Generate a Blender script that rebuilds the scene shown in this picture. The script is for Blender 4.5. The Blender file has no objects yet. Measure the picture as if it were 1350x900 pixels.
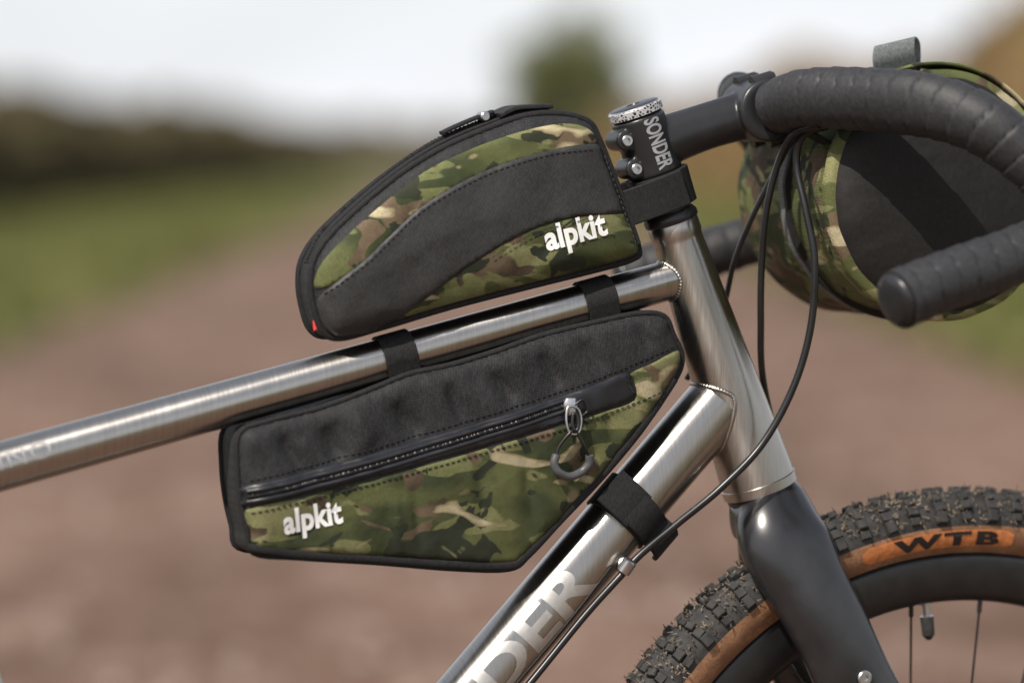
import bpy, bmesh, math, random
import numpy as np
from mathutils import Vector, Matrix, noise
from mathutils.geometry import delaunay_2d_cdt
random.seed(3); rng=np.random.default_rng(3)
scene=bpy.context.scene
TH=math.radians(20); cT,sT=math.cos(TH),math.sin(TH)
LENS=135.0; F=LENS/36*1350; D=F*.0006; ZC=1.0; HOR=210.0
def L(px,py,b=0.0):
    """measurement on the side elevation -> bicycle-local metres (x forward, -y = drive side, z up)"""
    u=(px-675)/F; w=(HOR-py)/F
    t=(b-D*cT)/(u*sT-cT)
    X=u*t; Y=-D+t
    return Vector((X*cT+Y*sT, Y*cT-X*sT, ZC+w*t))

# ------------------------------------------------------------ materials
def newmat(name):
    m=bpy.data.materials.new(name); m.use_nodes=True
    nt=m.node_tree; b=nt.nodes['Principled BSDF']
    return m,nt,b
def nd(nt,t,**k):
    n=nt.nodes.new(t)
    for a,v in k.items(): setattr(n,a,v)
    return n
def val(nt,sock,v):
    if isinstance(v,bpy.types.NodeSocket): nt.links.new(v,sock)
    else: sock.default_value=v
def coords(nt,scale=(1,1,1),rot=(0,0,0),loc=(0,0,0)):
    tc=nd(nt,'ShaderNodeTexCoord'); mp=nd(nt,'ShaderNodeMapping')
    mp.inputs['Scale'].default_value=scale; mp.inputs['Rotation'].default_value=rot; mp.inputs['Location'].default_value=loc
    nt.links.new(tc.outputs['Object'],mp.inputs['Vector']); return mp.outputs['Vector']
def noisen(nt,vec,scale,detail=3,rough=.5,dist=0):
    n=nd(nt,'ShaderNodeTexNoise'); nt.links.new(vec,n.inputs['Vector'])
    n.inputs['Scale'].default_value=scale;n.inputs['Detail'].default_value=detail
    n.inputs['Roughness'].default_value=rough;n.inputs['Distortion'].default_value=dist
    return n.outputs['Fac']
def maprange(nt,v,a,b,c=0,d=1):
    n=nd(nt,'ShaderNodeMapRange'); n.interpolation_type='SMOOTHSTEP'
    nt.links.new(v,n.inputs['Value'])
    for i,x in zip(('From Min','From Max','To Min','To Max'),(a,b,c,d)): n.inputs[i].default_value=x
    return n.outputs['Result']
def mix(nt,f,a,b,mode='MIX'):
    n=nd(nt,'ShaderNodeMix',data_type='RGBA',blend_type=mode)
    val(nt,n.inputs[0],f)
    for s,v in ((n.inputs[6],a),(n.inputs[7],b)):
        if isinstance(v,bpy.types.NodeSocket): nt.links.new(v,s)
        else: s.default_value=(*v,1)
    return n.outputs[2]
def math_(nt,op,a,b=None):
    n=nd(nt,'ShaderNodeMath',operation=op); val(nt,n.inputs[0],a)
    if b is not None: val(nt,n.inputs[1],b)
    return n.outputs[0]
def bump(nt,b,h,strength,dist,prev=None):
    n=nd(nt,'ShaderNodeBump'); n.inputs['Strength'].default_value=strength; n.inputs['Distance'].default_value=dist
    nt.links.new(h,n.inputs['Height'])
    if prev is not None: nt.links.new(prev,n.inputs['Normal'])
    nt.links.new(n.outputs['Normal'],b.inputs['Normal']); return n.outputs['Normal']
def weave(nt,period,rot=0.0,axes='XZ'):
    v=coords(nt,rot=(0,rot,0)); sp=nd(nt,'ShaderNodeSeparateXYZ'); nt.links.new(v,sp.inputs[0])
    k=2*math.pi/period
    a=math_(nt,'SINE',math_(nt,'MULTIPLY',sp.outputs[axes[0]],k))
    c=math_(nt,'SINE',math_(nt,'MULTIPLY',sp.outputs[axes[1]],k))
    return math_(nt,'MULTIPLY',a,c)

def m_simple(name,col,rough=.5,metal=0,nscale=60,namt=.15,bs=.1,bd=.001,spec=.5):
    m,nt,b=newmat(name); v=coords(nt)
    n=noisen(nt,v,nscale,3)
    c=mix(nt,maprange(nt,n,.3,.7),tuple(x*(1-namt) for x in col),tuple(min(1,x*(1+namt)) for x in col))
    nt.links.new(c,b.inputs['Base Color']); b.inputs['Roughness'].default_value=rough; b.inputs['Metallic'].default_value=metal
    b.inputs['Specular IOR Level'].default_value=spec
    if bs: bump(nt,b,n,bs,bd)
    return m
def m_fabric(name,col,rot=.5,rough=.8,speck=1.0,sheen=.0,fold=.5,stretch=(1,1,1),period=.0026,spec=.35,wv=.18):
    m,nt,b=newmat(name); v=coords(nt)
    w=weave(nt,period,rot)
    f=noisen(nt,coords(nt,rot=(0,rot,0),scale=(1,1,.55)),600,1)
    h=math_(nt,'ADD',math_(nt,'MULTIPLY',w,wv),f)
    n=noisen(nt,coords(nt,scale=stretch),20,3,.55)
    c1=mix(nt,maprange(nt,h,.25,.8),tuple(x*(1-.6*speck) for x in col),tuple(x*(1+1.0*speck) for x in col))
    c2=mix(nt,maprange(nt,n,.35,.7,0,.25),c1,tuple(x*1.5+.002 for x in col))
    nt.links.new(c2,b.inputs['Base Color']); b.inputs['Roughness'].default_value=rough
    b.inputs['Sheen Weight'].default_value=sheen; b.inputs['Specular IOR Level'].default_value=spec
    p=bump(nt,b,h,.4*speck,.0007); bump(nt,b,n,fold,.007,p)
    return m
def m_camo(name,seed=0.0,bri=1.0,brown=.57,tan=.64):
    m,nt,b=newmat(name)
    v=coords(nt,scale=(1,1,1.6),rot=(0,.25,0),loc=(seed,seed*.7,0))
    v2=coords(nt,scale=(1,1,2.2),rot=(0,.2,0),loc=(seed+3,1,0))
    v3=coords(nt,scale=(1,1,1.2),rot=(0,-.5,0),loc=(seed+7,2,0))
    C=lambda *c: tuple(x*bri for x in c)
    g=noisen(nt,v,10,2,.5,.4)
    base=mix(nt,maprange(nt,g,.40,.58),C(.036,.047,.017),C(.100,.110,.038))
    l=noisen(nt,v2,14,2.4,.5,.8)
    base=mix(nt,maprange(nt,l,.54,.565),base,mix(nt,maprange(nt,g,.38,.62),C(.135,.145,.055),C(.215,.210,.095)))
    br=noisen(nt,v,17,2.6,.5,.8)
    brc=mix(nt,maprange(nt,noisen(nt,v3,26,1),.42,.58),C(.065,.044,.027),C(.135,.096,.058))
    base=mix(nt,maprange(nt,br,brown,brown+.018),base,brc)
    dk=noisen(nt,v3,24,2.6,.5,1.2)
    base=mix(nt,maprange(nt,dk,.595,.612),base,C(.022,.027,.014))
    tn=noisen(nt,v2,19,1.6,.45,.6)
    edge=mix(nt,maprange(nt,tn,tan+.012,tan+.06),C(.25,.21,.11),C(.44,.38,.24))
    base=mix(nt,maprange(nt,tn,tan,tan+.016),base,edge)
    w=weave(nt,.0022,0)
    n=noisen(nt,coords(nt),22,3,.6)
    f1=noisen(nt,coords(nt),600,1)
    h=math_(nt,'ADD',math_(nt,'MULTIPLY',w,.3),f1)
    c=mix(nt,maprange(nt,h,.15,.85,.40,0),base,(0.01,0.01,.005))
    nt.links.new(c,b.inputs['Base Color']); b.inputs['Roughness'].default_value=.75; b.inputs['Specular IOR Level'].default_value=.3
    p=bump(nt,b,h,.35,.0006); bump(nt,b,n,.55,.007,p)
    return m
def m_titanium(name,rot,axis,r0=.24):
    """fine circumferential brushing: roughest along the tube axis"""
    m,nt,b=newmat(name)
    v=coords(nt,scale=(1,.04,.04),rot=(0,rot,0)); n=noisen(nt,v,900,2,.6)
    n2=noisen(nt,coords(nt),9,3,.6)
    c=mix(nt,maprange(nt,n,.3,.7),(.375,.355,.330),(.435,.415,.390))
    nt.links.new(c,b.inputs['Base Color']); b.inputs['Metallic'].default_value=1
    r=math_(nt,'ADD',maprange(nt,n,.2,.8,r0,r0+.05),maprange(nt,n2,.3,.7,0,.07)); nt.links.new(r,b.inputs['Roughness'])
    b.inputs['Anisotropic'].default_value=.75
    t=nd(nt,'ShaderNodeCombineXYZ')
    for i in range(3): t.inputs[i].default_value=axis[i]
    nt.links.new(t.outputs[0],b.inputs['Tangent'])
    bump(nt,b,n,.03,.0004)
    return m
Rz=Matrix.Rotation(TH,3,'Z')
_t=Rz@(L(905,363)-L(0,615)).normalized(); _d=Rz@(L(945,533)-L(640,890)).normalized(); _h=Rz@(L(886,292)-L(1003,645)).normalized()
TI_T=m_titanium('titanium_brushed',-.22,_t,.25); TI_D=m_titanium('titanium_brushed_diag',-.785,_d,.28); TI_H=m_titanium('titanium_brushed_head',1.2,_h,.26)
CORD=m_fabric('black_cordura',(.0135,.0135,.0145),.6,fold=.7,stretch=(1.3,1,.6),period=.0030,speck=.8,rough=.7)
WEB=m_fabric('black_webbing',(.010,.010,.0105),.2,fold=.2,speck=.7)
HYP=m_fabric('rubberised_fabric',(.027,.0265,.0265),.25,rough=.52,speck=.35,fold=.5,period=.0034)
SIDE=m_fabric('black_end_fabric',(.010,.009,.0088),.3,rough=.7,speck=.4,fold=.6)
CAMO=m_camo('camouflage_fabric',2.0,1.0,.575); CAMO2=m_camo('camouflage_fabric_b',4.3,1.15,.555,.63); CAMO3=m_camo('camouflage_fabric_c',9.1,1.1,.56); CAMO4=m_camo('camouflage_fabric_d',21.3,.92,.60,.635)
BLK=m_simple('black_anodised',(.018,.018,.020),.34,0,40,.2,.05)
CARB=m_simple('satin_carbon',(.015,.015,.017),.25,0,30,.3,.04,spec=.65)
TAPE=m_simple('bar_tape',(.021,.021,.023),.60,0,300,.25,.35,.0006)
HOSE=m_simple('cable_housing',(.010,.010,.011),.32,0,60,.2,.0)
STEEL=m_simple('steel',(.50,.50,.51),.30,1,100,.1,.05)
RUB=m_simple('tyre_rubber',(.024,.023,.022),.75,0,120,.4,.4,.0012)
def m_tan():
    m,nt,b=newmat('tan_sidewall'); v=coords(nt); n=noisen(nt,v,40,3,.65); n2=noisen(nt,v,500,2)
    c=mix(nt,maprange(nt,n,.35,.65),(.20,.095,.045),(.32,.165,.08))
    c=mix(nt,maprange(nt,n2,.4,.7,0,.6),c,(.12,.065,.04))
    nt.links.new(c,b.inputs['Base Color']); b.inputs['Roughness'].default_value=.75; bump(nt,b,n2,.3,.0006); return m
TAN=m_tan()
RIM=m_simple('rim_black',(.012,.012,.013),.35,0,60,.2,.05)
WHITE=m_simple('white_print',(.84,.84,.83),.6,0,300,.03,.03)
GREY=m_simple('grey_print',(.30,.30,.31),.5,0,100,.05,0)
ETCH=m_simple('etched_titanium',(.47,.455,.43),.50,.8,150,.06,.05)
ETCH2=m_simple('etched_titanium_soft',(.42,.41,.39),.5,.85,150,.06,.05)
THREAD=m_simple('thread',(.006,.006,.0065),.7,0,100,.2,0)
THREAD2=m_simple('thread_grey',(.04,.04,.042),.7,0,100,.2,0)
PLAS=m_simple('grey_plastic',(.075,.077,.082),.42,0,80,.15,.1)
RED=m_simple('red_tag',(.60,.02,.015),.5,0,80,.1,0)
GWEB=m_fabric('grey_webbing',(.12,.13,.13),.1,speck=.4,fold=.2)
ORANGE=m_simple('orange_print',(.48,.165,.05),.6,0,200,.2,.05)
ZIPM=m_simple('zip_coated',(.013,.014,.018),.38,0,60,.25,.15,.001)

# ------------------------------------------------------------ roots
def empty(name,rot=TH):
    e=bpy.data.objects.new(name,None); scene.collection.objects.link(e); e.empty_display_size=.05; e.rotation_euler=(0,0,rot); return e
bicycle=empty('bicycle'); tbag=empty('top_tube_bag'); fbag=empty('frame_bag'); hbag=empty('handlebar_bag')

def mk(name,verts,faces,mats,parent=None,smooth=True,midx=None):
    me=bpy.data.meshes.new(name); me.from_pydata([tuple(v) for v in verts],[],[tuple(f) for f in faces])
    if not isinstance(mats,(list,tuple)): mats=[mats]
    for m in mats: me.materials.append(m)
    if midx is not None: me.polygons.foreach_set('material_index',midx)
    me.polygons.foreach_set('use_smooth',[smooth]*len(me.polygons)); me.update()
    bm=bmesh.new(); bm.from_mesh(me); bmesh.ops.recalc_face_normals(bm,faces=bm.faces); bm.to_mesh(me); bm.free()
    o=bpy.data.objects.new(name,me); scene.collection.objects.link(o)
    if parent: o.parent=parent
    return o
def sharp(o,ang=40):
    bm=bmesh.new(); bm.from_mesh(o.data)
    for e in bm.edges:
        if len(e.link_faces)==2 and e.calc_face_angle(0)>math.radians(ang): e.smooth=False
    bm.to_mesh(o.data); bm.free(); return o

def cat(pts,n=8,closed=False):
    pts=[np.array(p,float) for p in pts]; N=len(pts); out=[]
    rngi=range(N if closed else N-1)
    for i in rngi:
        if closed: p0,p1,p2,p3=pts[i-1],pts[i],pts[(i+1)%N],pts[(i+2)%N]
        else:
            p1,p2=pts[i],pts[i+1]; p0=pts[i-1] if i>0 else 2*p1-p2; p3=pts[i+2] if i+2<N else 2*p2-p1
        for j in range(n):
            t=j/n; out.append(.5*((2*p1)+(-p0+p2)*t+(2*p0-5*p1+4*p2-p3)*t*t+(-p0+3*p1-3*p2+p3)*t**3))
    if not closed: out.append(pts[-1])
    return out
def sweep(name,pts,rad,mat,parent,segs=20,n=8,closed=False,ref=None,mod=None,smooth_path=True):
    """pts 3D; rad scalar / list of (r1,r2)"""
    if not isinstance(rad,(list,tuple)): rad=[rad]*len(pts)
    rr=[(r if isinstance(r,(tuple,list)) else (r,r)) for r in rad]
    P=[np.array([*p,*r]) for p,r in zip(pts,rr)]
    if smooth_path: P=cat(P,n,closed)
    C=[Vector(p[:3]) for p in P]; R=[p[3:5] for p in P]; M=len(C); verts=[];faces=[]
    nrm=None; s=0
    for i in range(M):
        if closed: t=(C[(i+1)%M]-C[i-1])
        else: t=C[min(i+1,M-1)]-C[max(i-1,0)]
        t.normalize()
        if i>0: s+=(C[i]-C[i-1]).length
        if ref is not None: n1=ref-t*ref.dot(t)
        elif nrm is None:
            n1=Vector((0,1,0)); n1=n1-t*n1.dot(t)
            if n1.length<.2: n1=Vector((1,0,0)); n1=n1-t*n1.dot(t)
        else: n1=nrm-t*nrm.dot(t)
        n1.normalize(); nrm=n1; n2=t.cross(n1)
        for k in range(segs):
            a=2*math.pi*k/segs; m=mod(s,a) if mod else 1
            verts.append(C[i]+n1*(math.cos(a)*R[i][0]*m)+n2*(math.sin(a)*R[i][1]*m))
    for i in range(M if closed else M-1):
        for k in range(segs):
            j=(i+1)%M
            faces.append((i*segs+k,i*segs+(k+1)%segs,j*segs+(k+1)%segs,j*segs+k))
    if not closed:
        faces.append(tuple(range(segs))); faces.append(tuple((M-1)*segs+k for k in range(segs)))
    return sharp(mk(name,verts,faces,mat,parent),60)
def lathe(name,p0,axis,prof,mat,parent,segs=48,midx=None,mod=None,shang=35):
    """prof: list of (s along axis, r)"""
    axis=axis.normalized(); n1=Vector((0,1,0)); n1=n1-axis*n1.dot(axis)
    if n1.length<.1: n1=Vector((1,0,0)); n1=n1-axis*n1.dot(axis)
    n1.normalize(); n2=axis.cross(n1); verts=[];faces=[];mi=[]
    for s,r in prof:
        for k in range(segs):
            a=2*math.pi*k/segs; q=mod(s,a) if mod else 1
            verts.append(p0+axis*s+(n1*math.cos(a)+n2*math.sin(a))*(r*q))
    for i in range(len(prof)-1):
        for k in range(segs):
            faces.append((i*segs+k,i*segs+(k+1)%segs,(i+1)*segs+(k+1)%segs,(i+1)*segs+k)); mi.append(midx[i] if midx else 0)
    faces.append(tuple(range(segs))); faces.append(tuple((len(prof)-1)*segs+k for k in range(segs)))
    mi+= [midx[0] if midx else 0, midx[-1] if midx else 0]
    return sharp(mk(name,verts,faces,mat,parent,midx=mi),shang)
def ribbon(name,pts,wdir,width,thick,mat,parent,closed=False,n=6):
    P=[Vector(p) for p in cat(pts,n,closed)]; M=len(P); verts=[];faces=[]; wdir=wdir.normalized()
    for i in range(M):
        t=(P[(i+1)%M]-P[i-1]) if closed else P[min(i+1,M-1)]-P[max(i-1,0)]
        t.normalize(); nn=t.cross(wdir).normalized(); w=wdir
        hw,ht=width/2,thick/2; c=min(ht*.7,.001)
        for x,y in ((-hw,-ht+c),(-hw+c,-ht),(hw-c,-ht),(hw,-ht+c),(hw,ht-c),(hw-c,ht),(-hw+c,ht),(-hw,ht-c)):
            verts.append(P[i]+w*x+nn*y)
    for i in range(M if closed else M-1):
        j=(i+1)%M
        for k in range(8): faces.append((i*8+k,i*8+(k+1)%8,j*8+(k+1)%8,j*8+k))
    if not closed: faces.append(tuple(range(8))); faces.append(tuple((M-1)*8+k for k in range(8)))
    return sharp(mk(name,verts,faces,mat,parent),35)

# ------------------------------------------------------------ text
def glyphs(txt,bold=0.0,shear=0.0,spacing=1.0):
    cu=bpy.data.curves.new('tmp','FONT'); cu.body=txt; cu.size=1; cu.offset=bold; cu.shear=shear; cu.space_character=spacing
    cu.fill_mode='FRONT'; cu.resolution_u=5
    ob=bpy.data.objects.new('tmp',cu); scene.collection.objects.link(ob)
    dg=bpy.context.evaluated_depsgraph_get(); dg.update()
    me=bpy.data.meshes.new_from_object(ob.evaluated_get(dg)); bpy.data.objects.remove(ob); return me
def text_obj(name,txt,fn,mat,parent,bold=0,shear=0,spacing=1,nx=20,ny=6):
    me=glyphs(txt,bold,shear,spacing); bm=bmesh.new(); bm.from_mesh(me)
    bmesh.ops.remove_doubles(bm,verts=bm.verts,dist=1e-5)
    xs=[v.co.x for v in bm.verts]; ys=[v.co.y for v in bm.verts]
    x0,x1,y0,y1=min(xs),max(xs),min(ys),max(ys)
    for n,lo,hi,ax in ((nx,x0,x1,(1,0,0)),(ny,y0,y1,(0,1,0))):
        for i in range(1,n):
            q=lo+(hi-lo)*i/n
            bmesh.ops.bisect_plane(bm,geom=bm.verts[:]+bm.edges[:]+bm.faces[:],plane_co=(q*ax[0],q*ax[1],0),plane_no=ax,dist=1e-6)
    bmesh.ops.triangulate(bm,faces=bm.faces[:])
    for v in bm.verts: v.co=fn((v.co.x-x0)/(x1-x0),(v.co.y-y0)/(y1-y0))
    m2=bpy.data.meshes.new(name); bm.to_mesh(m2); bm.free(); m2.materials.append(mat)
    o=bpy.data.objects.new(name,m2); scene.collection.objects.link(o); o.parent=parent; return o

# ------------------------------------------------------------ bag builder
def seg_dist(P,poly):
    A=poly; B=np.roll(poly,-1,0); d=np.full(len(P),1e9)
    for a,b in zip(A,B):
        ab=b-a; t=np.clip(((P-a)@ab)/max(ab@ab,1e-12),0,1)
        d=np.minimum(d,np.linalg.norm(P-(a+t[:,None]*ab),axis=1))
    return d
def inside(P,poly):
    x,y=P[:,0],P[:,1]; r=np.zeros(len(P),bool); n=len(poly); j=n-1
    for i in range(n):
        xi,yi=poly[i];xj,yj=poly[j]
        if yi!=yj:
            r^=((yi>y)!=(yj>y))&(x<(xj-xi)*(y-yi)/(yj-yi)+xi)
        j=i
    return r
class Bag:
    def __init__(s,outline_px,bref,be,bf,rr,bulge,wr,seed,folds,n=5):
        pts=[(L(x,y,bref).x,L(x,y,bref).z) for x,y in outline_px]
        s.poly=np.array([p for p in cat(pts,n,True)]); s.bref=bref; s.be=be; s.bf=bf; s.rr=rr; s.bulge=bulge; s.wr=wr; s.seed=seed
        s.folds=[(np.array((L(a,b_,bref).x,L(a,b_,bref).z)),np.array((L(c,d,bref).x,L(c,d,bref).z)),dep,wd) for a,b_,c,d,dep,wd in folds]
    def b(s,P):
        P=np.atleast_2d(P); d=seg_dist(P,s.poly); t=np.minimum(d/s.rr,1)
        b=s.be+(s.bf-s.be)*np.sqrt(1-(1-t)**2)+s.bulge*(1-np.exp(-d/.045))
        w=np.array([noise.noise(Vector((p[0]*26+s.seed,p[1]*17,s.seed)))+.5*noise.noise(Vector((p[0]*60+p[1]*40,p[1]*30,s.seed+4)))-.9*abs(noise.noise(Vector((p[0]*20-p[1]*12,p[1]*9,s.seed+9)))) for p in P])
        b=b+w*s.wr*np.minimum(d/.015,1)
        for A,B,dep,wd in s.folds:
            ab=B-A; tt=np.clip(((P-A)@ab)/(ab@ab),0,1); q=P-(A+tt[:,None]*ab); dd=np.linalg.norm(q,axis=1)
            b=b+dep*np.exp(-(dd/wd)**2)*(np.sin(np.pi*np.clip(tt,.02,.98))**.5)*np.minimum(d/.008,1)
        return b
    def ah(s,px,py): v=L(px,py,s.bref); return (v.x,v.z)
    def surf(s,px,py,off=0.0):
        a=s.ah(px,py); return Vector((a[0],-(s.b(np.array([a]))[0]+off),a[1]))
    def surf_ah(s,a,h,off=0.0): return Vector((a,-(s.b(np.array([[a,h]]))[0]+off),h))
    def tri(s,poly,step):
        lo,hi=poly.min(0),poly.max(0); g=[]
        ys=np.arange(lo[1],hi[1],step*.87)
        for i,y in enumerate(ys):
            for x in np.arange(lo[0]+(i%2)*step/2,hi[0],step): g.append((x,y))
        g=np.array(g); g=g[inside(g,poly)]; g=g[seg_dist(g,poly)>step*.45]
        allp=[Vector(p) for p in poly]+[Vector(p) for p in g]; n=len(poly)
        r=delaunay_2d_cdt(allp,[(i,(i+1)%n) for i in range(n)],[],1,1e-7)
        return np.array([tuple(v) for v in r[0]]),[tuple(f) for f in r[2]]
    def panel(s,name,outline_px,mat,parent,off=.0009,step=.0032,skirt=.002,n=6):
        pts=[s.ah(x,y) for x,y in outline_px]
        poly=np.array(cat(pts,n,True))
        V,Fc=s.tri(poly,step); b=s.b(V)+off
        dd=seg_dist(V,poly); b=b-np.where(dd<1e-5,off*.5,0)
        verts=[(v[0],-bb,v[1]) for v,bb in zip(V,b)]
        verts,Fc=addskirt(verts,Fc,lambda co:(co[0],co[1]+skirt,co[2]))
        return mk(name,verts,Fc,mat,parent)
    def body(s,name,mat,parent,step=.0032):
        V,Fc=s.tri(s.poly,step); b=s.b(V); n=len(V)
        verts=[(v[0],-bb,v[1]) for v,bb in zip(V,b)]
        cnt={}
        for f in Fc:
            for i in range(len(f)):
                e=(f[i],f[(i+1)%len(f)]); cnt.setdefault(tuple(sorted(e)),[]).append(e)
        bd=[v[0] for v in cnt.values() if len(v)==1]
        faces=list(Fc)
        back=[(v[0],bb,v[1]) for v,bb in zip(V,b)]
        verts+=back; faces+=[tuple(reversed([i+n for i in f])) for f in Fc]
        ring={}
        for K,t in enumerate((.33,.5,.67)):
            for i in set([e[0] for e in bd]+[e[1] for e in bd]):
                y=verts[i][1]*(1-2*t); ring[(i,K)]=len(verts); verts.append((verts[i][0],y,verts[i][2]))
        for a,c in bd:
            seq=lambda i:[i,ring[(i,0)],ring[(i,1)],ring[(i,2)],i+n]
            A,C=seq(a),seq(c)
            for k in range(4): faces.append((A[k],C[k],C[k+1],A[k+1]))
        return mk(name,verts,faces,mat,parent)
def addskirt(verts,Fc,fn):
    cnt={}
    for f in Fc:
        for i in range(len(f)):
            e=(f[i],f[(i+1)%len(f)]); cnt.setdefault(tuple(sorted(e)),[]).append(e)
    bd=[v[0] for v in cnt.values() if len(v)==1]; verts=list(verts);Fc=list(Fc);mp={}
    for e in bd:
        for i in e:
            if i not in mp: mp[i]=len(verts); verts.append(fn(verts[i]))
    for a,c in bd: Fc.append((a,c,mp[c],mp[a]))
    return verts,Fc
def stitches(name,bag,px,mat,parent,off=.0014,length=.0032,gap=.0016,r=.00045,n=12):
    P=cat([bag.ah(x,y) for x,y in px],n); P=np.array(P)
    seg=np.linalg.norm(np.diff(P,axis=0),axis=1); cum=np.concatenate([[0],np.cumsum(seg)])
    S=np.arange(0,cum[-1]-length,length+gap)
    A=np.stack([np.interp(S,cum,P[:,k]) for k in (0,1)],1); B=np.stack([np.interp(S+length,cum,P[:,k]) for k in (0,1)],1)
    ba=bag.b(A)+off; bb=bag.b(B)+off; verts=[];faces=[]
    for a,b,da,db in zip(A,B,ba,bb):
        p=Vector((a[0],-da,a[1]));q=Vector((b[0],-db,b[1])); t=(q-p).normalized(); n1=t.cross(Vector((0,1,0))).normalized(); n2=t.cross(n1)
        k0=len(verts)
        for f,rr in ((0,.4),(.2,1),(.8,1),(1,.4)):
            for k in range(6):
                an=k*math.pi/3; verts.append(p.lerp(q,f)+(n1*math.cos(an)+n2*math.sin(an))*r*rr)
        for i in range(3):
            for k in range(6): faces.append((k0+i*6+k,k0+i*6+(k+1)%6,k0+i*6+6+(k+1)%6,k0+i*6+6+k))
    return mk(name,verts,faces,mat,parent)

# ============================================================ BICYCLE FRAME
HT0=L(886,292); HT1=L(1003,645); HAX=(HT0-HT1).normalized()   # up the steering axis
HL=(HT0-HT1).length
Yv=Vector((0,1,0))
def ht_r(s):
    t=s/HL; return .0310-.0115*min(1,max(0,t))**1.05
prof=[(0,.0292),(.0006,.0308),(.008,.0313),(.0086,.0305)]+[(HL*t,ht_r(HL*t)) for t in np.linspace(.06,.93,14)]+[(HL*.945,.0205),(HL*.95,.0212),(HL-.001,.0212),(HL,.0205)]
lathe('head_tube',HT1,HAX,prof,TI_H,bicycle,64)
def tube(name,a,b,ra,rb,mat,segs=48): return sweep(name,[a,b],[ra,rb],mat,bicycle,segs,2,smooth_path=False)
TTf=L(905,363); TTl=L(0,615); tdir=(TTl-TTf).normalized()
TTr=TTf+tdir*((TTf.x+.485)/-tdir.x); TTL=(TTl-TTf).length
def ttr(s): return .0158+(.0186-.0158)*s/TTL
tube('top_tube',TTf,TTr,ttr(0),ttr((TTr-TTf).length),TI_T)
DR=.0260
DTf=L(945,533); DTl=L(640,890); ddir=(DTl-DTf).normalized(); BB=DTf+ddir*((DTf.z-.28)/-ddir.z)
tube('down_tube',DTf,BB,DR,DR,TI_D)
def weld(name,p,d,r):
    d=d.normalized(); n1=d.cross(Vector((0,1,0))).normalized(); n2=d.cross(n1); pts=[]
    for k in range(72):
        a=2*math.pi*k/72; o=p+n1*math.cos(a)*r+n2*math.sin(a)*r; best=(9,0)
        for s in np.arange(.12,-.03,-.0005):
            q=o+d*s; al=(q-HT1).dot(HAX); dd=((q-HT1)-HAX*al).length-ht_r(al)
            if dd<best[0]: best=(dd,s)
            if dd<=0: break
        pts.append(o+d*(s if best[0]<=0 else best[1]))
    P=cat(pts[::2],2,True)
    sweep(name,[Vector(p) for p in P],[.0018]*len(P),TI_H,bicycle,10,3,closed=True,mod=lambda s,a:1+.10*math.sin(s*2*math.pi/.0026))
weld('weld_top_tube',TTf,tdir,ttr(0)); weld('weld_down_tube',DTf,ddir,DR)
ST=Vector((-.49,0,.80)); tube('seat_tube',BB,ST,.0165,.0165,TI_H); tube('seatpost',ST-Vector((-.01,0,.03)),Vector((-.545,0,.965)),.0136,.0136,BLK)
lathe('bottom_bracket',BB+Vector((0,-.037,0)),Vector((0,1,0)),[(0,.02),(.002,.022),(.072,.022),(.074,.02)],TI_H,bicycle)
WC=Vector((.389,0,.369)); RA=Vector((-.765,0,.369))
for sg in (-1,1):
    sweep('chainstay_%d'%(sg+2),[BB+Vector((-.01,sg*.025,0)),Vector((-.5,sg*.045,.30)),RA+Vector((0,sg*.066,0))],[.011,.011,.008],TI_D,bicycle)
    sweep('seatstay_%d'%(sg+2),[ST+Vector((0,sg*.02,-.05)),Vector((-.62,sg*.055,.57)),RA+Vector((0,sg*.066,0))],[.008,.008,.007],TI_D,bicycle)
sv=[];sf=[]
for i in range(15):
    t=i/14; x=-.70+.27*t; w=.072*(1-t)**.8*min(1,.5+t*6)+.018
    for k in range(12):
        a=2*math.pi*k/12; sv.append((x,math.cos(a)*w,1.0+math.sin(a)*.016-.015*math.cos(a)**2+.012*(1-t)**2))
for i in range(14):
    for k in range(12): sf.append((i*12+k,i*12+(k+1)%12,i*12+12+(k+1)%12,i*12+12+k))
sf+=[tuple(range(12)),tuple(14*12+k for k in range(12))]
mk('saddle',sv,sf,BLK,bicycle)
sweep('crank_arm_right',[BB+Vector((0,-.06,0)),BB+Vector((.12,-.07,-.12))],[(.008,.014),(.007,.011)],BLK,bicycle,ref=Yv)
sweep('crank_arm_left',[BB+Vector((0,.06,0)),BB+Vector((-.12,.07,.12))],[(.008,.014),(.007,.011)],BLK,bicycle,ref=Yv)
lathe('chainring',BB+Vector((0,-.052,0)),Vector((0,1,0)),[(0,.06),(0,.082),(.003,.082),(.003,.06)],BLK,bicycle)
for sg,p in ((-1,BB+Vector((.12,-.075,-.12))),(1,BB+Vector((-.12,.075,.12)))):
    mk('pedal_%d'%(sg+2),[p+Vector((x*.045,sg*(y*.045+.045),z*.009)) for x in(-1,1) for y in(-1,1) for z in(-1,1)],[(0,1,3,2),(4,6,7,5),(0,4,5,1),(2,3,7,6),(0,2,6,4),(1,5,7,3)],BLK,bicycle,False)

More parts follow.
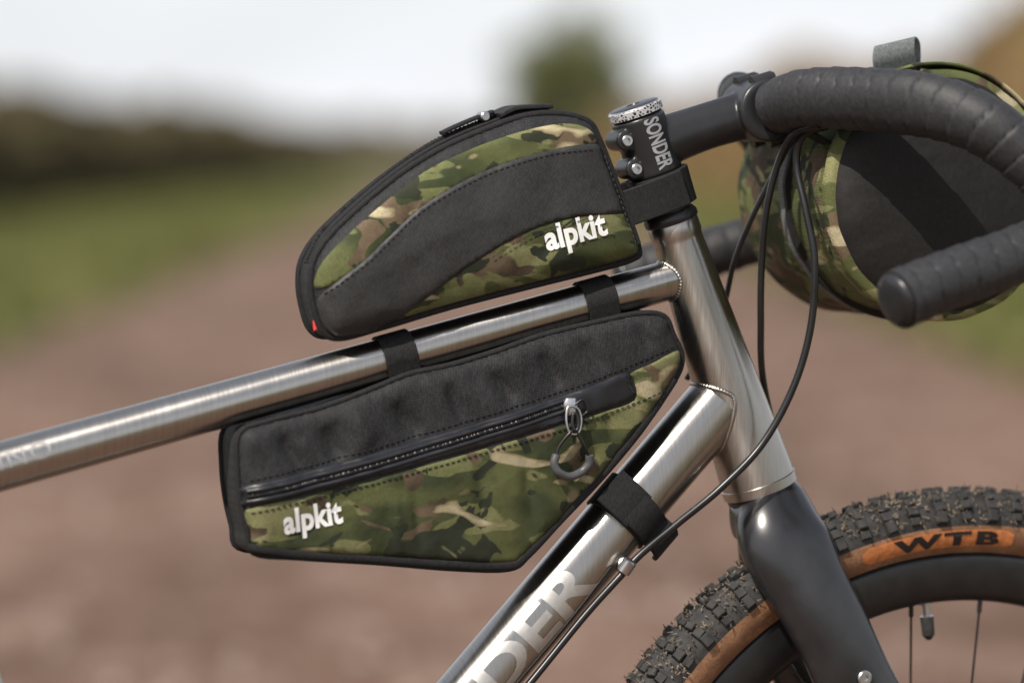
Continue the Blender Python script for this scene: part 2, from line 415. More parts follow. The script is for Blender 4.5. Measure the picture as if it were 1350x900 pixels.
# ---- headset, spacers, stem
lathe('headset_lower_cup',HT1-HAX*.005,HAX,[(0,.0280),(.001,.0290),(.0042,.0290),(.005,.028)],BLK,bicycle)
lathe('headset_cover',HT0,HAX,[(0,.0215),(.001,.0222),(.005,.0222),(.009,.0195),(.0095,.0165)],BLK,bicycle)
lathe('spacer',HT0+HAX*.009,HAX,[(0,.0178),(.030,.0178)],BLK,bicycle)
SB=HT0+HAX*.040; BC=L(1000,146)
stemc=HT0+HAX*.064
def bmesh_join(objs,name,mat,parent,vox,smooth=6):
    bm=bmesh.new()
    for o in objs: bm.from_mesh(o.data); bpy.data.objects.remove(o)
    me=bpy.data.meshes.new(name); bm.to_mesh(me); bm.free(); me.materials.append(mat)
    o=bpy.data.objects.new(name,me); scene.collection.objects.link(o); o.parent=parent
    m=o.modifiers.new('r','REMESH'); m.mode='VOXEL'; m.voxel_size=vox; m.use_smooth_shade=True
    m=o.modifiers.new('s','SMOOTH'); m.factor=.5; m.iterations=smooth
    return o
parts=[lathe('p',SB,HAX,[(0,.0200),(.002,.0218),(.048,.0218),(.050,.0200)],BLK,None),
       sweep('p',[stemc-HAX*.001,stemc.lerp(BC,.5)+Vector((0,0,.001)),BC+(stemc-BC).normalized()*.006],[(.0180,.0215),(.0170,.0190),(.0190,.0200)],BLK,None,32,8,ref=Yv),
       lathe('p',BC-Yv*.024,Yv,[(0,.0235),(.002,.0255),(.046,.0255),(.048,.0235)],BLK,None)]
rear=(stemc-BC); rear=(rear-HAX*rear.dot(HAX)).normalized()
for s in (.012,.036):
    parts.append(sweep('p',[SB+HAX*s+rear*.020-Yv*.014,SB+HAX*s+rear*.020+Yv*.014],[(.0085,.0085)]*2,BLK,None,20,2,smooth_path=False))
bmesh_join(parts,'stem',BLK,bicycle,.0011,5)
for i,s in enumerate((.012,.036)):
    q=SB+HAX*s+rear*.0205-Yv*.0135
    lathe('stem_bolt_%d'%(i+1),q,-Yv,[(0,.0046),(.003,.0046),(.0036,.004),(.0036,.0022),(.0012,.002)],STEEL,bicycle,24)
fw=(BC-stemc).normalized()
up=fw.cross(Yv); up=up if up.z>0 else -up
lathe('stem_faceplate_gap',BC-Yv*.0245,Yv,[(0,.0165),(.0003,.0215),(.049,.0215),(.0493,.0165)],BLK,bicycle)
for i,(u,y) in enumerate(((1,-.016),(1,.016),(-1,-.016),(-1,.016))):
    q=BC+up*(.0245*u)+Yv*y-fw*.006
    sweep('faceplate_lug_%d'%(i+1),[q,q+fw*.018],[.0058,.0055],BLK,bicycle,20,2,smooth_path=False)
    lathe('faceplate_bolt_%d'%(i+1),q+fw*.018,fw,[(0,.0042),(.002,.0042),(.002,.002),(.0005,.002)],BLK,bicycle,20)
def m_pat():
    m,nt,b=newmat('patterned_cap'); v=coords(nt); vo=nd(nt,'ShaderNodeTexVoronoi',feature='DISTANCE_TO_EDGE'); nt.links.new(v,vo.inputs['Vector']); vo.inputs['Scale'].default_value=380
    c=mix(nt,maprange(nt,vo.outputs['Distance'],.12,.2),(.42,.42,.43),(.015,.015,.015)); nt.links.new(c,b.inputs['Base Color']); b.inputs['Roughness'].default_value=.35; return m
PAT=m_pat()
lathe('top_cap',SB+HAX*.0505,HAX,[(0,.0205),(.0005,.0222),(.0060,.0222),(.0072,.0212),(.0080,.0205),(.0086,.0190),(.0092,.006),(.0075,.005),(.0075,.001)],[PAT,BLK,STEEL],bicycle,64,midx=[0,0,0,2,1,1,1,1])
lathe('patterned_spacer',SB-HAX*.006,HAX,[(0,.0198),(.0055,.0198)],PAT,bicycle,48)
def stemtext(x,y):
    s=.0470-.042*x; ang=(y-.5)*.0140/.0218+.10
    d=(-Yv*math.cos(ang)+(-rear)*math.sin(ang)); return SB+HAX*s+d*.02225
text_obj('stem_lettering','SONDER',stemtext,GREY,bicycle,bold=.03,nx=6,ny=8)

# ---- handlebar
near=[(1000,146,.0),(1022,142,.026),(1060,131,.06),(1130,131,.11),(1215,138,.17),(1290,162,.21),(1352,205,.23),(1396,255,.24),(1398,302,.245),(1340,336,.255),(1255,366,.265),(1184,395,.275)]
bp=[L(*p) for p in near]
def tapemod(s,a):
    q=((s+a*.0030)/.0185)%1.0
    return .97+.060*(1-q)**.7-.035*(1 if q>.93 else 0)+.012*math.sin(3*a+s*60)
sweep('handlebar_core',[Vector((p.x,-p.y,p.z)) for p in bp[3:0:-1]]+[BC]+bp[1:4],[.0155]*7,BLK,bicycle,24)
rads=[(.0195,.0215),(.0205,.0245),(.021,.026),(.0215,.0265),(.0215,.025),(.0215,.023),(.021,.022),(.021,.0215),(.0215,.0215),(.022,.022),(.0222,.0222)]
pn=bp[1:]; sweep('bar_tape_right',pn,rads,TAPE,bicycle,40,30,mod=tapemod)
sweep('bar_tape_left',[Vector((p.x,-p.y,p.z)) for p in pn],rads,TAPE,bicycle,32,20,mod=tapemod)
e=(pn[-1]-pn[-2]).normalized()
for nm,sg in (('bar_end_plug_right',1),('bar_end_plug_left',-1)):
    q=Vector((pn[-1].x,sg*pn[-1].y,pn[-1].z)); ee=Vector((e.x,sg*e.y,e.z))
    lathe(nm,q-ee*.002,ee,[(0,.0195),(.002,.0208),(.006,.0195),(.0085,.014),(.009,.001)],BLK,bicycle,32,shang=80)
for nm,sg in (('brake_hood_right',1),('brake_hood_left',-1)):
    m=lambda v:Vector((v.x,sg*v.y,v.z))
    h0=bp[6]
    sweep(nm,[m(h0+Vector((-.015,0,.012))),m(h0+Vector((.03,0,.012))),m(h0+Vector((.065,0,.022))),m(h0+Vector((.085,0,.05)))],[(.015,.018),(.016,.020),(.015,.017),(.012,.010)],TAPE,bicycle,24)
    sweep(nm.replace('hood','lever'),[m(h0+Vector((.075,0,.02))),m(h0+Vector((.095,0,-.02))),m(h0+Vector((.085,0,-.08))),m(h0+Vector((.09,0,-.11)))],[(.008,.008),(.009,.005),(.008,.004),(.006,.003)],BLK,bicycle,16)

# ---- cables
def cable(name,pts,r=.0026): return sweep(name,[L(*p) for p in pts],[r]*len(pts),HOSE,bicycle,14,10)
cable('brake_hose_outer',[(1100,160,.09),(1060,178,.055),(1050,215,.045),(1062,275,.055),(1074,345,.062),(1069,430,.06),(1046,510,.055),(1005,585,.05),(950,643,.047),(893,690,.036),(845,730,.026),(815,762,.024),(770,812,.020),(705,892,.018),(600,1020,.018),(480,1170,.012)],.0030)
cable('brake_hose_front',[(1080,165,.08),(1046,178,.05),(1026,215,.03),(1010,280,.02),(1004,350,.012),(1003,420,.006),(1006,500,-.01),(1030,600,-.04),(1065,700,-.055)],.0028)
cable('shift_cable_inner',[(1090,168,.06),(1050,180,.03),(1024,222,.01),(990,290,-.01),(968,345,-.028),(955,400,-.036),(935,450,-.036),(905,500,-.034)],.0023)
lathe('cable_guide',L(832,738,.03),(L(815,762,.024)-L(832,738,.03)),[(0,.0045),(.001,.0058),(.011,.0058),(.012,.0045)],STEEL,bicycle,20)
lathe('cable_guide_boss',L(818,742,.012),-Yv,[(0,.007),(.010,.006),(.012,.004)],TI_D,bicycle,20)

# ---- fork
parts=[]
for sg,kk in ((1,1),(-1,.84)):
    P=[HT1-HAX*.005,HT1-HAX*.018+Vector((0,-.010,0)),L(1036,718,.030),L(1069,780,.045),L(1101,840,.053),L(1133,905,.056)]
    if sg<0: P[2]+=Vector((.016,0,.008)); P[3]+=Vector((.008,0,0))
    P.append(WC+Vector((-.045,-.058,.11))); P.append(WC+Vector((0,-.056,0)))
    R=[(.027,.0270),(.028,.0325),(.025,.0385),(.0185,.0345),(.0150,.0330),(.0135,.0320),(.011,.021),(.009,.015)]
    if sg<0: R=[(a,b*kk) for a,b in R]
    parts.append(sweep('p',[Vector((p.x,sg*p.y,p.z)) for p in P],R,CARB,None,36,8,ref=Yv))
parts.append(lathe('p',HT1-HAX*.0055,-HAX,[(0,.0290),(.012,.0325),(.024,.034),(.032,.026)],CARB,None))
cb=L(1022,690); parts.append(sweep('p',[cb+Vector((0,-.030,0)),cb+Vector((0,.026,0))],[(.026,.024)]*2,CARB,None,32,4,smooth_path=False))
bmesh_join(parts,'fork',CARB,bicycle,.0022,14)
lathe('thru_axle',WC+Vector((0,-.066,0)),Yv,[(0,.006),(.001,.009),(.131,.009),(.132,.006)],BLK,bicycle)
lathe('fork_mount_bolt',L(1139,893,.0695),-Yv,[(0,.0062),(.002,.0062),(.003,.005),(.003,.0026),(.0012,.0024)],STEEL,bicycle,24)

# ---- wheels
RC,rs=.3300,.0270
def wheel_mesh():
    verts=[];faces=[];mi=[]
    segs=200
    prof=[]
    for ph in np.linspace(-146,146,41):
        a=math.radians(ph); prof.append((RC+rs*math.cos(a)*1.0,rs*.93*math.sin(a),0 if abs(ph)<83 else 1))
    rim=[(.3065,.0135,2),(.308,.0150,2),(.303,.0158,2),(.288,.0150,2),(.274,.0115,2),(.268,.006,2),(.267,0,2),(.268,-.006,2),(.274,-.0115,2),(.288,-.0150,2),(.303,-.0158,2),(.308,-.0150,2),(.3065,-.0135,2)]
    prof+=rim; n=len(prof)
    for i in range(segs):
        a=2*math.pi*i/segs
        for r,b,_ in prof: verts.append((r*math.cos(a),b,r*math.sin(a)))
    for i in range(segs):
        j=(i+1)%segs
        for k in range(n):
            l=(k+1)%n; faces.append((i*n+k,i*n+l,j*n+l,j*n+k)); mi.append(min(prof[k][2],prof[l][2]) if prof[k][2]<2 and prof[l][2]<2 else 2)
    N=92
    for ri,(ph,tt,ww,hh) in enumerate([(0,.0085,.0034,.0042),(17,.0072,.0036,.0042),(-17,.0072,.0036,.0042),(35,.0070,.0040,.0044),(-35,.0070,.0040,.0044),(53,.0092,.0042,.0048),(-53,.0092,.0042,.0048),(71,.0088,.0052,.0050),(-71,.0088,.0052,.0050)]):
        for i in range(N):
            if ri in (7,8) and i%2: w2,h2=ww*.65,hh*.7
            else: w2,h2=ww,hh
            a=2*math.pi*(i+.5*(ri%2))/N+ (0.004 if ph<0 else 0); p=math.radians(ph)
            rad=Vector((math.cos(a),0,math.sin(a))); tan=Vector((-math.sin(a),0,math.cos(a)))
            nn=rad*math.cos(p)+Vector((0,math.sin(p),0)); w=nn.cross(tan)
            tw=random.uniform(-.12,.12)+(.25 if ri in (3,4) else 0); tan,w=tan*math.cos(tw)+w*math.sin(tw),w*math.cos(tw)-tan*math.sin(tw)
            c=rad*(RC+rs*math.cos(p))+Vector((0,rs*.93*math.sin(p),0)); jt=random.uniform(.85,1.1); k0=len(verts)
            for z,sc in ((-.001,1.08),(h2*jt*.8,.96),(h2*jt,.80)):
                for x,y in ((-1,-1),(1,-1),(1,1),(-1,1)): verts.append(tuple(c+tan*x*tt*.5*sc+w*y*w2*sc+nn*z))
            for q in range(2):
                for k in range(4): faces.append((k0+q*4+k,k0+q*4+(k+1)%4,k0+q*4+4+(k+1)%4,k0+q*4+4+k)); mi.append(0)
            faces.append((k0+8,k0+9,k0+10,k0+11)); mi.append(0)
    me=bpy.data.meshes.new('wheel'); me.from_pydata([tuple(v) for v in verts],[],faces)
    for m in (RUB,TAN,RIM): me.materials.append(m)
    me.polygons.foreach_set('material_index',mi)
    sm=[True]*(segs*n)+[False]*(len(faces)-segs*n); me.polygons.foreach_set('use_smooth',sm)
    bm=bmesh.new(); bm.from_mesh(me); bmesh.ops.recalc_face_normals(bm,faces=bm.faces); bm.to_mesh(me); bm.free()
    return me
wm=wheel_mesh()
for nm,c in (('front_wheel',WC),('rear_wheel',RA)):
    o=bpy.data.objects.new(nm,wm); scene.collection.objects.link(o); o.parent=bicycle; o.location=c
    lathe(nm+'_hub',c-Yv*.05,Yv,[(0,.012),(.012,.014),(.014,.028),(.017,.028),(.020,.016),(.080,.016),(.083,.024),(.086,.024),(.09,.012),(.1,.012)],BLK,bicycle)
    lathe(nm+'_brake_disc',c+Yv*.043,Yv,[(0,.060),(0,.080),(.002,.080),(.002,.060)],STEEL,bicycle)
    V=[];Fa=[]
    for i in range(28):
        sg=1 if i%2 else -1; a=2*math.pi*(i+.5)/28+.03; b=a+(.55 if (i//2)%2 else -.55)*2.2
        p=Vector((.270*math.cos(a),sg*.003,.270*math.sin(a))); q=Vector((.026*math.cos(b),sg*.034,.026*math.sin(b))); t=(q-p).normalized(); n1=t.cross(Yv).normalized();n2=t.cross(n1)
        for f,r in ((0,.0021),(.045,.0021),(.05,.00105),(1,.00105)):
            for k in range(8):
                an=k*math.pi/4; V.append(c+p.lerp(q,f)+(n1*math.cos(an)+n2*math.sin(an))*r)
        k0=len(V)-32
        for s in range(3):
            for k in range(8): Fa.append((k0+s*8+k,k0+s*8+(k+1)%8,k0+s*8+8+(k+1)%8,k0+s*8+8+k))
    mk(nm+'_spokes',V,Fa,BLK,bicycle)
    vd=Vector((-math.sin(.10),0,math.cos(.10)))
    lathe(nm+'_valve',c+vd*.269,-vd,[(0,.0050),(.003,.0050),(.0035,.0030),(.012,.0030),(.0125,.0056),(.028,.0052),(.032,.002)],[STEEL,RUB],bicycle,20,midx=[0,0,0,0,1,1])
def sidewall(th,ph,off=.0004):
    a=math.radians(ph); rr=RC+(rs+off)*math.cos(a)
    return WC+Vector((rr*math.sin(th),-(rs*.93+off)*math.sin(a),rr*math.cos(th)))
for nm,cc in (('tyre_lettering',-.06),('tyre_lettering_rear_side',-1.42)):
    text_obj(nm,'WTB',lambda x,y:sidewall(cc+.150*(2*x-1),123-26*y,.0009),RIM,bicycle,bold=.05,nx=36,ny=6,spacing=1.3)
V=[];Fa=[]
for i in range(61):
    for k in range(8):
        t=i/60; u=k/7; hw=15.5*(1-max(0,abs(2*t-1)-.9)*4)
        V.append(sidewall(-.085+.215*(2*t-1),110+(u-.5)*2*hw,.0005))
for i in range(60):
    for k in range(7): Fa.append((i*8+k,i*8+k+1,i*8+9+k,i*8+8+k))
mk('tyre_print_patch',V,Fa,ORANGE,bicycle)
V=[];Fa=[]
for i in range(3800):
    a=random.uniform(-1.3,1.0); ph=math.radians(random.uniform(-80,80))
    rad=Vector((math.sin(a),0,math.cos(a))); nn=rad*math.cos(ph)+Vector((0,math.sin(ph),0))
    c=WC+rad*(RC+(rs+.003)*math.cos(ph))+Vector((0,(rs+.001)*math.sin(ph),0))
    d=Vector((random.gauss(0,1),random.gauss(0,1),random.gauss(0,1))).normalized()+nn*.25; l=random.uniform(.0012,.0052); w=d.cross(nn).normalized()*random.uniform(.0003,.0009)
    k0=len(V); V+=[c-w,c+w,c+d*l+w*.4,c+d*l-w*.4]; Fa.append((k0,k0+1,k0+2,k0+3))
mk('tread_debris',V,Fa,m_simple('dry_grass_bits',(.14,.105,.07),.9,0,50,.5,0),bicycle,False)

# ---- frame lettering
def tubetext(p0,d,r,s0,s1,arc,off,mid):
    d=d.normalized(); up=Vector((0,1,0)).cross(d); up=up if up.z>0 else -up
    rf=r if callable(r) else (lambda s:r)
    def fn(x,y):
        s=s0+(s1-s0)*x; a=mid+(y-.5)*arc
        return p0+d*s+(-Yv*math.cos(a)+up*math.sin(a))*(rf(abs(s))+off)
    return fn
sE=(L(780,765)-DTf).length
text_obj('down_tube_lettering','SONDER',tubetext(DTf,-ddir,DR,-(sE+.265),-sE,1.35,.0003,.10),ETCH,bicycle,bold=.03,nx=4,ny=14)
s0=(L(-95,640)-TTf).length; s1=(L(62,596)-TTf).length
text_obj('top_tube_lettering','CAMINO',tubetext(TTf,-tdir,ttr,-s0,-s1,.75,.0003,.35),ETCH2,bicycle,bold=0,nx=8,ny=8,spacing=1.15)

# ============================================================ TOP TUBE BAG
tb=[(455,446),(432,436),(421,405),(417,375),(421,345),(440,314),(480,275),(535,230),(590,196),(650,170),(700,153),(745,150),(783,160),(797,182),(813,222),(832,275),(850,328),(843,341),(800,354),(700,379),(600,405),(510,432)]
T=Bag(tb,.030,.0150,.0285,.020,.006,.0024,1.3,[(500,250,640,200,-.0016,.009),(560,395,720,345,-.0014,.008),(690,372,760,320,.0012,.007),(470,380,600,290,.0010,.010)])
T.body('shell',CORD,tbag)
T.panel('camo_upper_panel',[(425,382),(424,354),(449,321),(502,273),(562,227),(622,197),(690,173),(745,163),(778,170),(787,190),(720,202),(640,228),(560,272),(485,342)],CAMO2,tbag,.0008)
T.panel('camo_lower_panel',[(502,432),(520,426),(560,388),(625,338),(700,300),(760,284),(818,280),(830,292),(846,328),(800,349),(700,374),(600,400),(540,418)],CAMO,tbag,.0008)
T.panel('rubberised_band',[(424,392),(450,366),(485,338),(560,269),(640,225),(720,199),(788,190),(800,212),(823,272),(820,281),(760,286),(700,303),(628,343),(562,394),(512,432),(458,444),(436,434),(426,415)],HYP,tbag,.0020)
stitches('band_stitching',T,[(428,388),(485,344),(560,275),(640,231),(720,205),(784,197)],THREAD,tbag,.0024)
stitches('band_lower_stitching',T,[(770,289),(700,308),(640,343)],THREAD,tbag,.0023,r=.0003)
stitches('rear_stitching',T,[(800,205),(815,248),(828,285),(842,325)],THREAD2,tbag,.0018)
def edge_path(bag,px,b):
    return [Vector((bag.ah(x,y)[0],-b,bag.ah(x,y)[1])) for x,y in px]
sweep('piping',edge_path(T,tb,.0160),[.0030]*len(tb),WEB,tbag,12,5,closed=True)
sweep('piping_far_side',edge_path(T,tb,-.0160),[.0030]*len(tb),WEB,tbag,10,5,closed=True)
zp=[(421,350),(440,312),(480,272),(535,227),(590,192),(650,166),(700,150),(735,147)]
ribbon('zip_tape',[Vector((T.ah(x,y)[0],-.001,T.ah(x,y)[1]+.001)) for x,y in zp],Yv,.020,.003,WEB,tbag)
sweep('zip_coil',[Vector((T.ah(x,y)[0],-.001,T.ah(x,y)[1]+.003)) for x,y in zp],[.0022]*8,WEB,tbag,10,30,mod=lambda s,a:1+.25*math.sin(s*2*math.pi/.0022))
ribbon('zip_garage',[Vector((T.ah(x,y)[0],-.001,T.ah(x,y)[1]+.0045)) for x,y in ((668,160),(690,150),(715,148),(738,147))],Yv,.030,.004,CORD,tbag)
ribbon('zip_pull_tab',[Vector((T.ah(x,y)[0],-.004,T.ah(x,y)[1]+.006)) for x,y in ((596,186),(612,178),(640,166),(664,157))],Yv,.009,.003,WEB,tbag)
lathe('zip_slider',Vector((T.ah(652,160)[0],-.010,T.ah(652,160)[1]+.004)),Yv,[(0,.003),(.001,.004),(.012,.004),(.013,.003)],STEEL,tbag,16)
ribbon('front_edge_binding',[T.surf(x,y,.0008) for x,y in ((789,172),(801,200),(815,235),(830,275),(846,322))],Vector((1,0,.3)),.006,.0015,WEB,tbag)
tg=L(417,428,.012); ribbon('red_label',[tg+Vector((.014,0,.002)),tg,tg+Vector((-.002,.001,-.001))],Vector((0,.25,1)),.0085,.0012,RED,tbag)
def on_bag(bag,p0,p1,height_px,off):
    A=Vector(bag.ah(*p0)); B=Vector(bag.ah(*p1)); d=(B-A); n=Vector((-d.y,d.x)).normalized(); h=height_px*.0006
    def fn(x,y):
        q=A+d*x+n*(y*h); return bag.surf_ah(q.x,q.y,off)
    return fn
text_obj('bag_lettering','alpkit',on_bag(T,(722,341),(803,319),43,.0018),WHITE,tbag,bold=.034,nx=16,ny=8,spacing=1.02)
def tube_strap(name,px,drop,parent,w=.0265):
    c0=L(px,367+(890-px)*.2787); up=Vector((0,1,0)).cross(tdir); up=up if up.z>0 else -up
    r=ttr((c0-TTf).length)+.0014; pts=[]
    for a in np.linspace(-20,200,14):
        t=math.radians(a); pts.append(c0+(-Yv*math.cos(t)+up*math.sin(t))*r)
    pts+= [c0+Yv*r*.8-up*(r*.75+drop*.4),c0+Yv*r*.55-up*(r+drop),c0-Yv*r*.55-up*(r+drop),c0-Yv*r*.8-up*(r*.75+drop*.4)]
    ribbon(name,pts,tdir,w,.0018,WEB,parent,True,4)
    ribbon(name+'_keeper',[c0-Yv*.026-up*(r+drop-.001),c0-Yv*.018-up*(r+drop-.004),c0+Yv*.018-up*(r+drop-.004)],tdir,w*1.1,.004,WEB,parent)
tube_strap('strap_rear',521,.009,fbag); tube_strap('strap_front',785,.009,fbag)
lathe('stem_strap',HT0+HAX*.0115,HAX,[(0,.0232),(.0004,.0247),(.0285,.0256),(.0292,.0240)],WEB,tbag,48,mod=lambda s,a:1+.012*math.sin(3*a+s*40))
ribbon('stem_strap_tail',[HT0+HAX*.026+rear*.050+Vector((0,-.014,0)),HT0+HAX*.026+rear*.035-Yv*.022,HT0+HAX*.026+rear*.012-Yv*.0260,HT0+HAX*.026-rear*.010-Yv*.0250],HAX,.029,.003,WEB,tbag)
ribbon('stem_strap_tail_far',[HT0+HAX*.026+rear*.05+Yv*.014,HT0+HAX*.026+rear*.03+Yv*.024,HT0+HAX*.026+Yv*.0255],HAX,.029,.003,WEB,tbag)

# ============================================================ FRAME BAG
fb=[(321,572),(360,556),(430,538),(500,512),(545,494),(600,482),(660,464),(720,443),(790,426),(850,414),(882,418),(893,440),(905,468),(901,492),(880,525),(850,570),(800,630),(745,688),(703,733),(676,751),(600,750),(500,742),(400,736),(340,730),(331,700),(323,665),(318,620)]
Fb=Bag(fb,.032,.0205,.0285,.013,.007,.0034,5.1,[
 (372,575,398,618,-.0048,.006),(430,560,452,608,-.0056,.007),(470,545,490,590,.0032,.006),(520,530,556,575,-.0054,.008),(590,505,612,558,-.0042,.006),(650,490,680,530,-.0050,.007),(715,465,742,512,-.0044,.007),(770,450,800,490,-.0036,.006),(840,430,862,462,-.0034,.006),
 (545,640,556,725,-.0026,.004),(520,660,528,730,.0018,.004),(630,610,640,700,-.0026,.005),(690,600,705,690,-.0026,.005),(742,640,790,590,-.0032,.006),(800,540,812,600,-.0028,.006),(440,668,470,720,-.0022,.005),(360,690,372,722,-.0018,.005)])
Fb.body('shell',CORD,fbag,.0030)
Fb.panel('camo_main_panel',[(329,672),(400,655),(500,630),(600,602),(700,573),(790,545),(838,528),(836,500),(832,492),(860,479),(896,462),(899,478),(888,500),(862,540),(800,617),(740,682),(690,732),(672,741),(600,739),(500,732),(400,727),(342,722),(334,700)],CAMO4,fbag,.0010,.0028,n=4)
Fb.panel('zip_surround',[(324,642),(400,623),(500,595),(600,566),(700,535),(780,508),(824,491),(832,505),(836,524),(790,541),(700,569),(600,598),(500,626),(400,651),(327,668),(324,655)],ZIPM,fbag,.0016,.0028,n=4)
zl=[(328,655),(400,638),(500,611),(600,581),(700,549),(752,531)]
def surfline(bag,px,off,n=6):
    P=cat([bag.ah(x,y) for x,y in px],n); P=np.array(P); b=bag.b(P)+off; return [Vector((p[0],-q,p[1])) for p,q in zip(P,b)]
q=surfline(Fb,zl,.0022); sweep('zip_coil',q,[.0019]*len(q),BLK,fbag,8,14,mod=lambda s,a:1+.3*math.sin(s*2*math.pi/.002))
q=surfline(Fb,[(x,y-7) for x,y in zl],.0022); sweep('zip_lip_upper',q,[.0022]*len(q),ZIPM,fbag,10,4)
q=surfline(Fb,[(x,y+7) for x,y in zl],.0022); sweep('zip_lip_lower',q,[.0020]*len(q),ZIPM,fbag,10,4)
stitches('zip_upper_stitching',Fb,[(330,634),(400,616),(500,588),(600,559),(700,528),(780,501),(894,455)],THREAD,fbag,.0008)
stitches('zip_lower_stitching',Fb,[(332,677),(400,660),(500,635),(600,607),(700,578),(790,549),(880,515)],THREAD,fbag,.0017)
stitches('garage_stitching',Fb,[(826,494),(834,524)],THREAD,fbag,.0022)
sweep('piping',edge_path(Fb,fb,.0215),[.0026]*len(fb),WEB,fbag,12,5,closed=True)
sweep('piping_far_side',edge_path(Fb,fb,-.0215),[.0026]*len(fb),WEB,fbag,10,5,closed=True)
q=surfline(Fb,[(330,722),(400,731),(500,737),(600,744),(672,746),(696,733),(745,682),(805,618),(866,541),(893,500)],.0012)
sweep('lower_binding',q,[(.0016,.0034)]*len(q),WEB,fbag,12,3,ref=Yv)
text_obj('bag_lettering','alpkit',on_bag(Fb,(377,715),(455,699),42,.0018),WHITE,fbag,bold=.034,nx=16,ny=8,spacing=1.02)
sl=Fb.surf(749,534,.004)
sweep('zip_slider',[sl+Vector((0,0,.006)),sl,sl+Vector((.001,-.001,-.007))],[(.003,.0045),(.0035,.0065),(.0025,.004)],STEEL,fbag,16,6,ref=Yv)
def loop(name,px,off,r,mat,closed=True,n=8,segs=12):
    P=[Fb.surf(x,y,off) for x,y in px]
    return sweep(name,P,[r]*len(P),mat,fbag,segs,n,closed=closed)
loop('zip_pull_ring',[(744,536),(741,552),(744,567),(752,571),(759,566),(761,551),(756,537)],.007,.0011,STEEL)
loop('zip_pull_inner',[(749,545),(748,560),(753,566),(756,558),(754,546)],.009,.0012,BLK)
loop('zip_pull_cord',[(727,605),(732,588),(744,571),(751,566),(757,572),(766,588),(773,603)],.007,.0014,HOSE,False)
loop('zip_pull_grip',[(728,598),(725,610),(731,621),(746,627),(763,622),(773,611),(773,599)],.008,.0034,PLAS,False)
loop('zip_pull_lanyard',[(752,534),(764,526),(770,540),(762,548)],.006,.0010,HOSE,False)
c0=DTf+ddir*((DTf.z-L(838,672).z)/-ddir.z)
lathe('strap_down_tube',c0-ddir*.0155,ddir,[(0,DR+.0004),(.0004,DR+.0024),(.031,DR+.0024),(.0314,DR+.0004)],WEB,fbag,48)
upd=Vector((0,1,0)).cross(ddir); upd=upd if upd.z>0 else -upd
ribbon('strap_down_tube_tail',[c0+(-Yv*math.cos(t)-upd*math.sin(t))*(DR+.0040) for t in (-.7,-.3,.1,.5,.8)]+[c0-Yv*.022-upd*.032,c0-Yv*.012-upd*.040,c0-Yv*.004-upd*.043],ddir,.028,.0045,WEB,fbag)
ribbon('strap_down_tube_anchor',[c0-Yv*.0300+upd*.002,c0-Yv*.0295+upd*.016,c0-Yv*.026+upd*.034],ddir,.032,.003,WEB,fbag)

# ============================================================ HANDLEBAR BAG
HC=Vector((.343,0,ZC+(210-256)*.0006*1.035))
def lump(s,a):
    return 1+.018*noise.noise(Vector((math.cos(a)*2.2,math.sin(a)*2.2,s*14)))+.010*math.cos(2*a+.8)+.010*noise.noise(Vector((math.cos(a)*6,math.sin(a)*6,s*45)))
p0=HC+Vector((0,.14,0))
RB=.1000
pr=[(0,.001),(.001,.048),(.006,.076),(.014,.091),(.024,.097)]+[(s,RB+.002*math.sin(s*28)) for s in np.linspace(.034,.194,34)]+[(.206,RB-.0015)]
lathe('roll_body',p0,-Yv,pr,CAMO3,hbag,96,mod=lump,shang=80)
lathe('end_trim',p0-Yv*.201,-Yv,[(0,RB-.004),(0,RB+.001),(.003,RB+.0025),(.009,RB+.001),(.011,RB-.004)],CAMO2,hbag,96,mod=lambda s,a:lump(.195,a),shang=80)
lathe('end_cap',p0-Yv*.206,-Yv,[(0,RB-.003),(.006,RB-.005),(.012,RB-.012),(.018,.073),(.022,.050),(.0235,.02),(.024,.001)],SIDE,hbag,96,mod=lambda s,a:lump(.2+s*2,a),shang=80)
lathe('zip_ring',p0-Yv*.118,-Yv,[(0,RB-.001),(.0003,RB+.0025),(.009,RB+.0025),(.0093,RB-.001)],GWEB,hbag,96,mod=lump)
lathe('zip_ring_edge',p0-Yv*.128,-Yv,[(0,RB-.001),(.0003,RB+.003),(.003,RB+.0035),(.0055,RB+.003),(.006,RB-.001)],SIDE,hbag,96,mod=lump)
for i,y in enumerate((-.045,.045)):
    bz=BC.z; ribbon('bar_mount_strap_%d'%(i+1),[Vector((.236,y,bz-.018)),Vector((.252,y,bz-.026)),Vector((.268,y,bz-.030)),Vector((.285,y,bz-.026))],Yv,.020,.003,WEB,hbag)
ribbon('grey_strap_loop',[L(1182,112,.05),L(1180,90,.055),L(1178,72,.058),L(1180,56,.052),L(1186,66,.042),L(1186,104,.040)],Vector((1,.1,.22)),.040,.0020,GWEB,hbag)
ribbon('top_flap',[HC+Vector((math.sin(a)*(RB+.006),-.030,math.cos(a)*(RB+.006))) for a in np.linspace(-.9,1.1,8)],Yv,.07,.003,CAMO2,hbag)

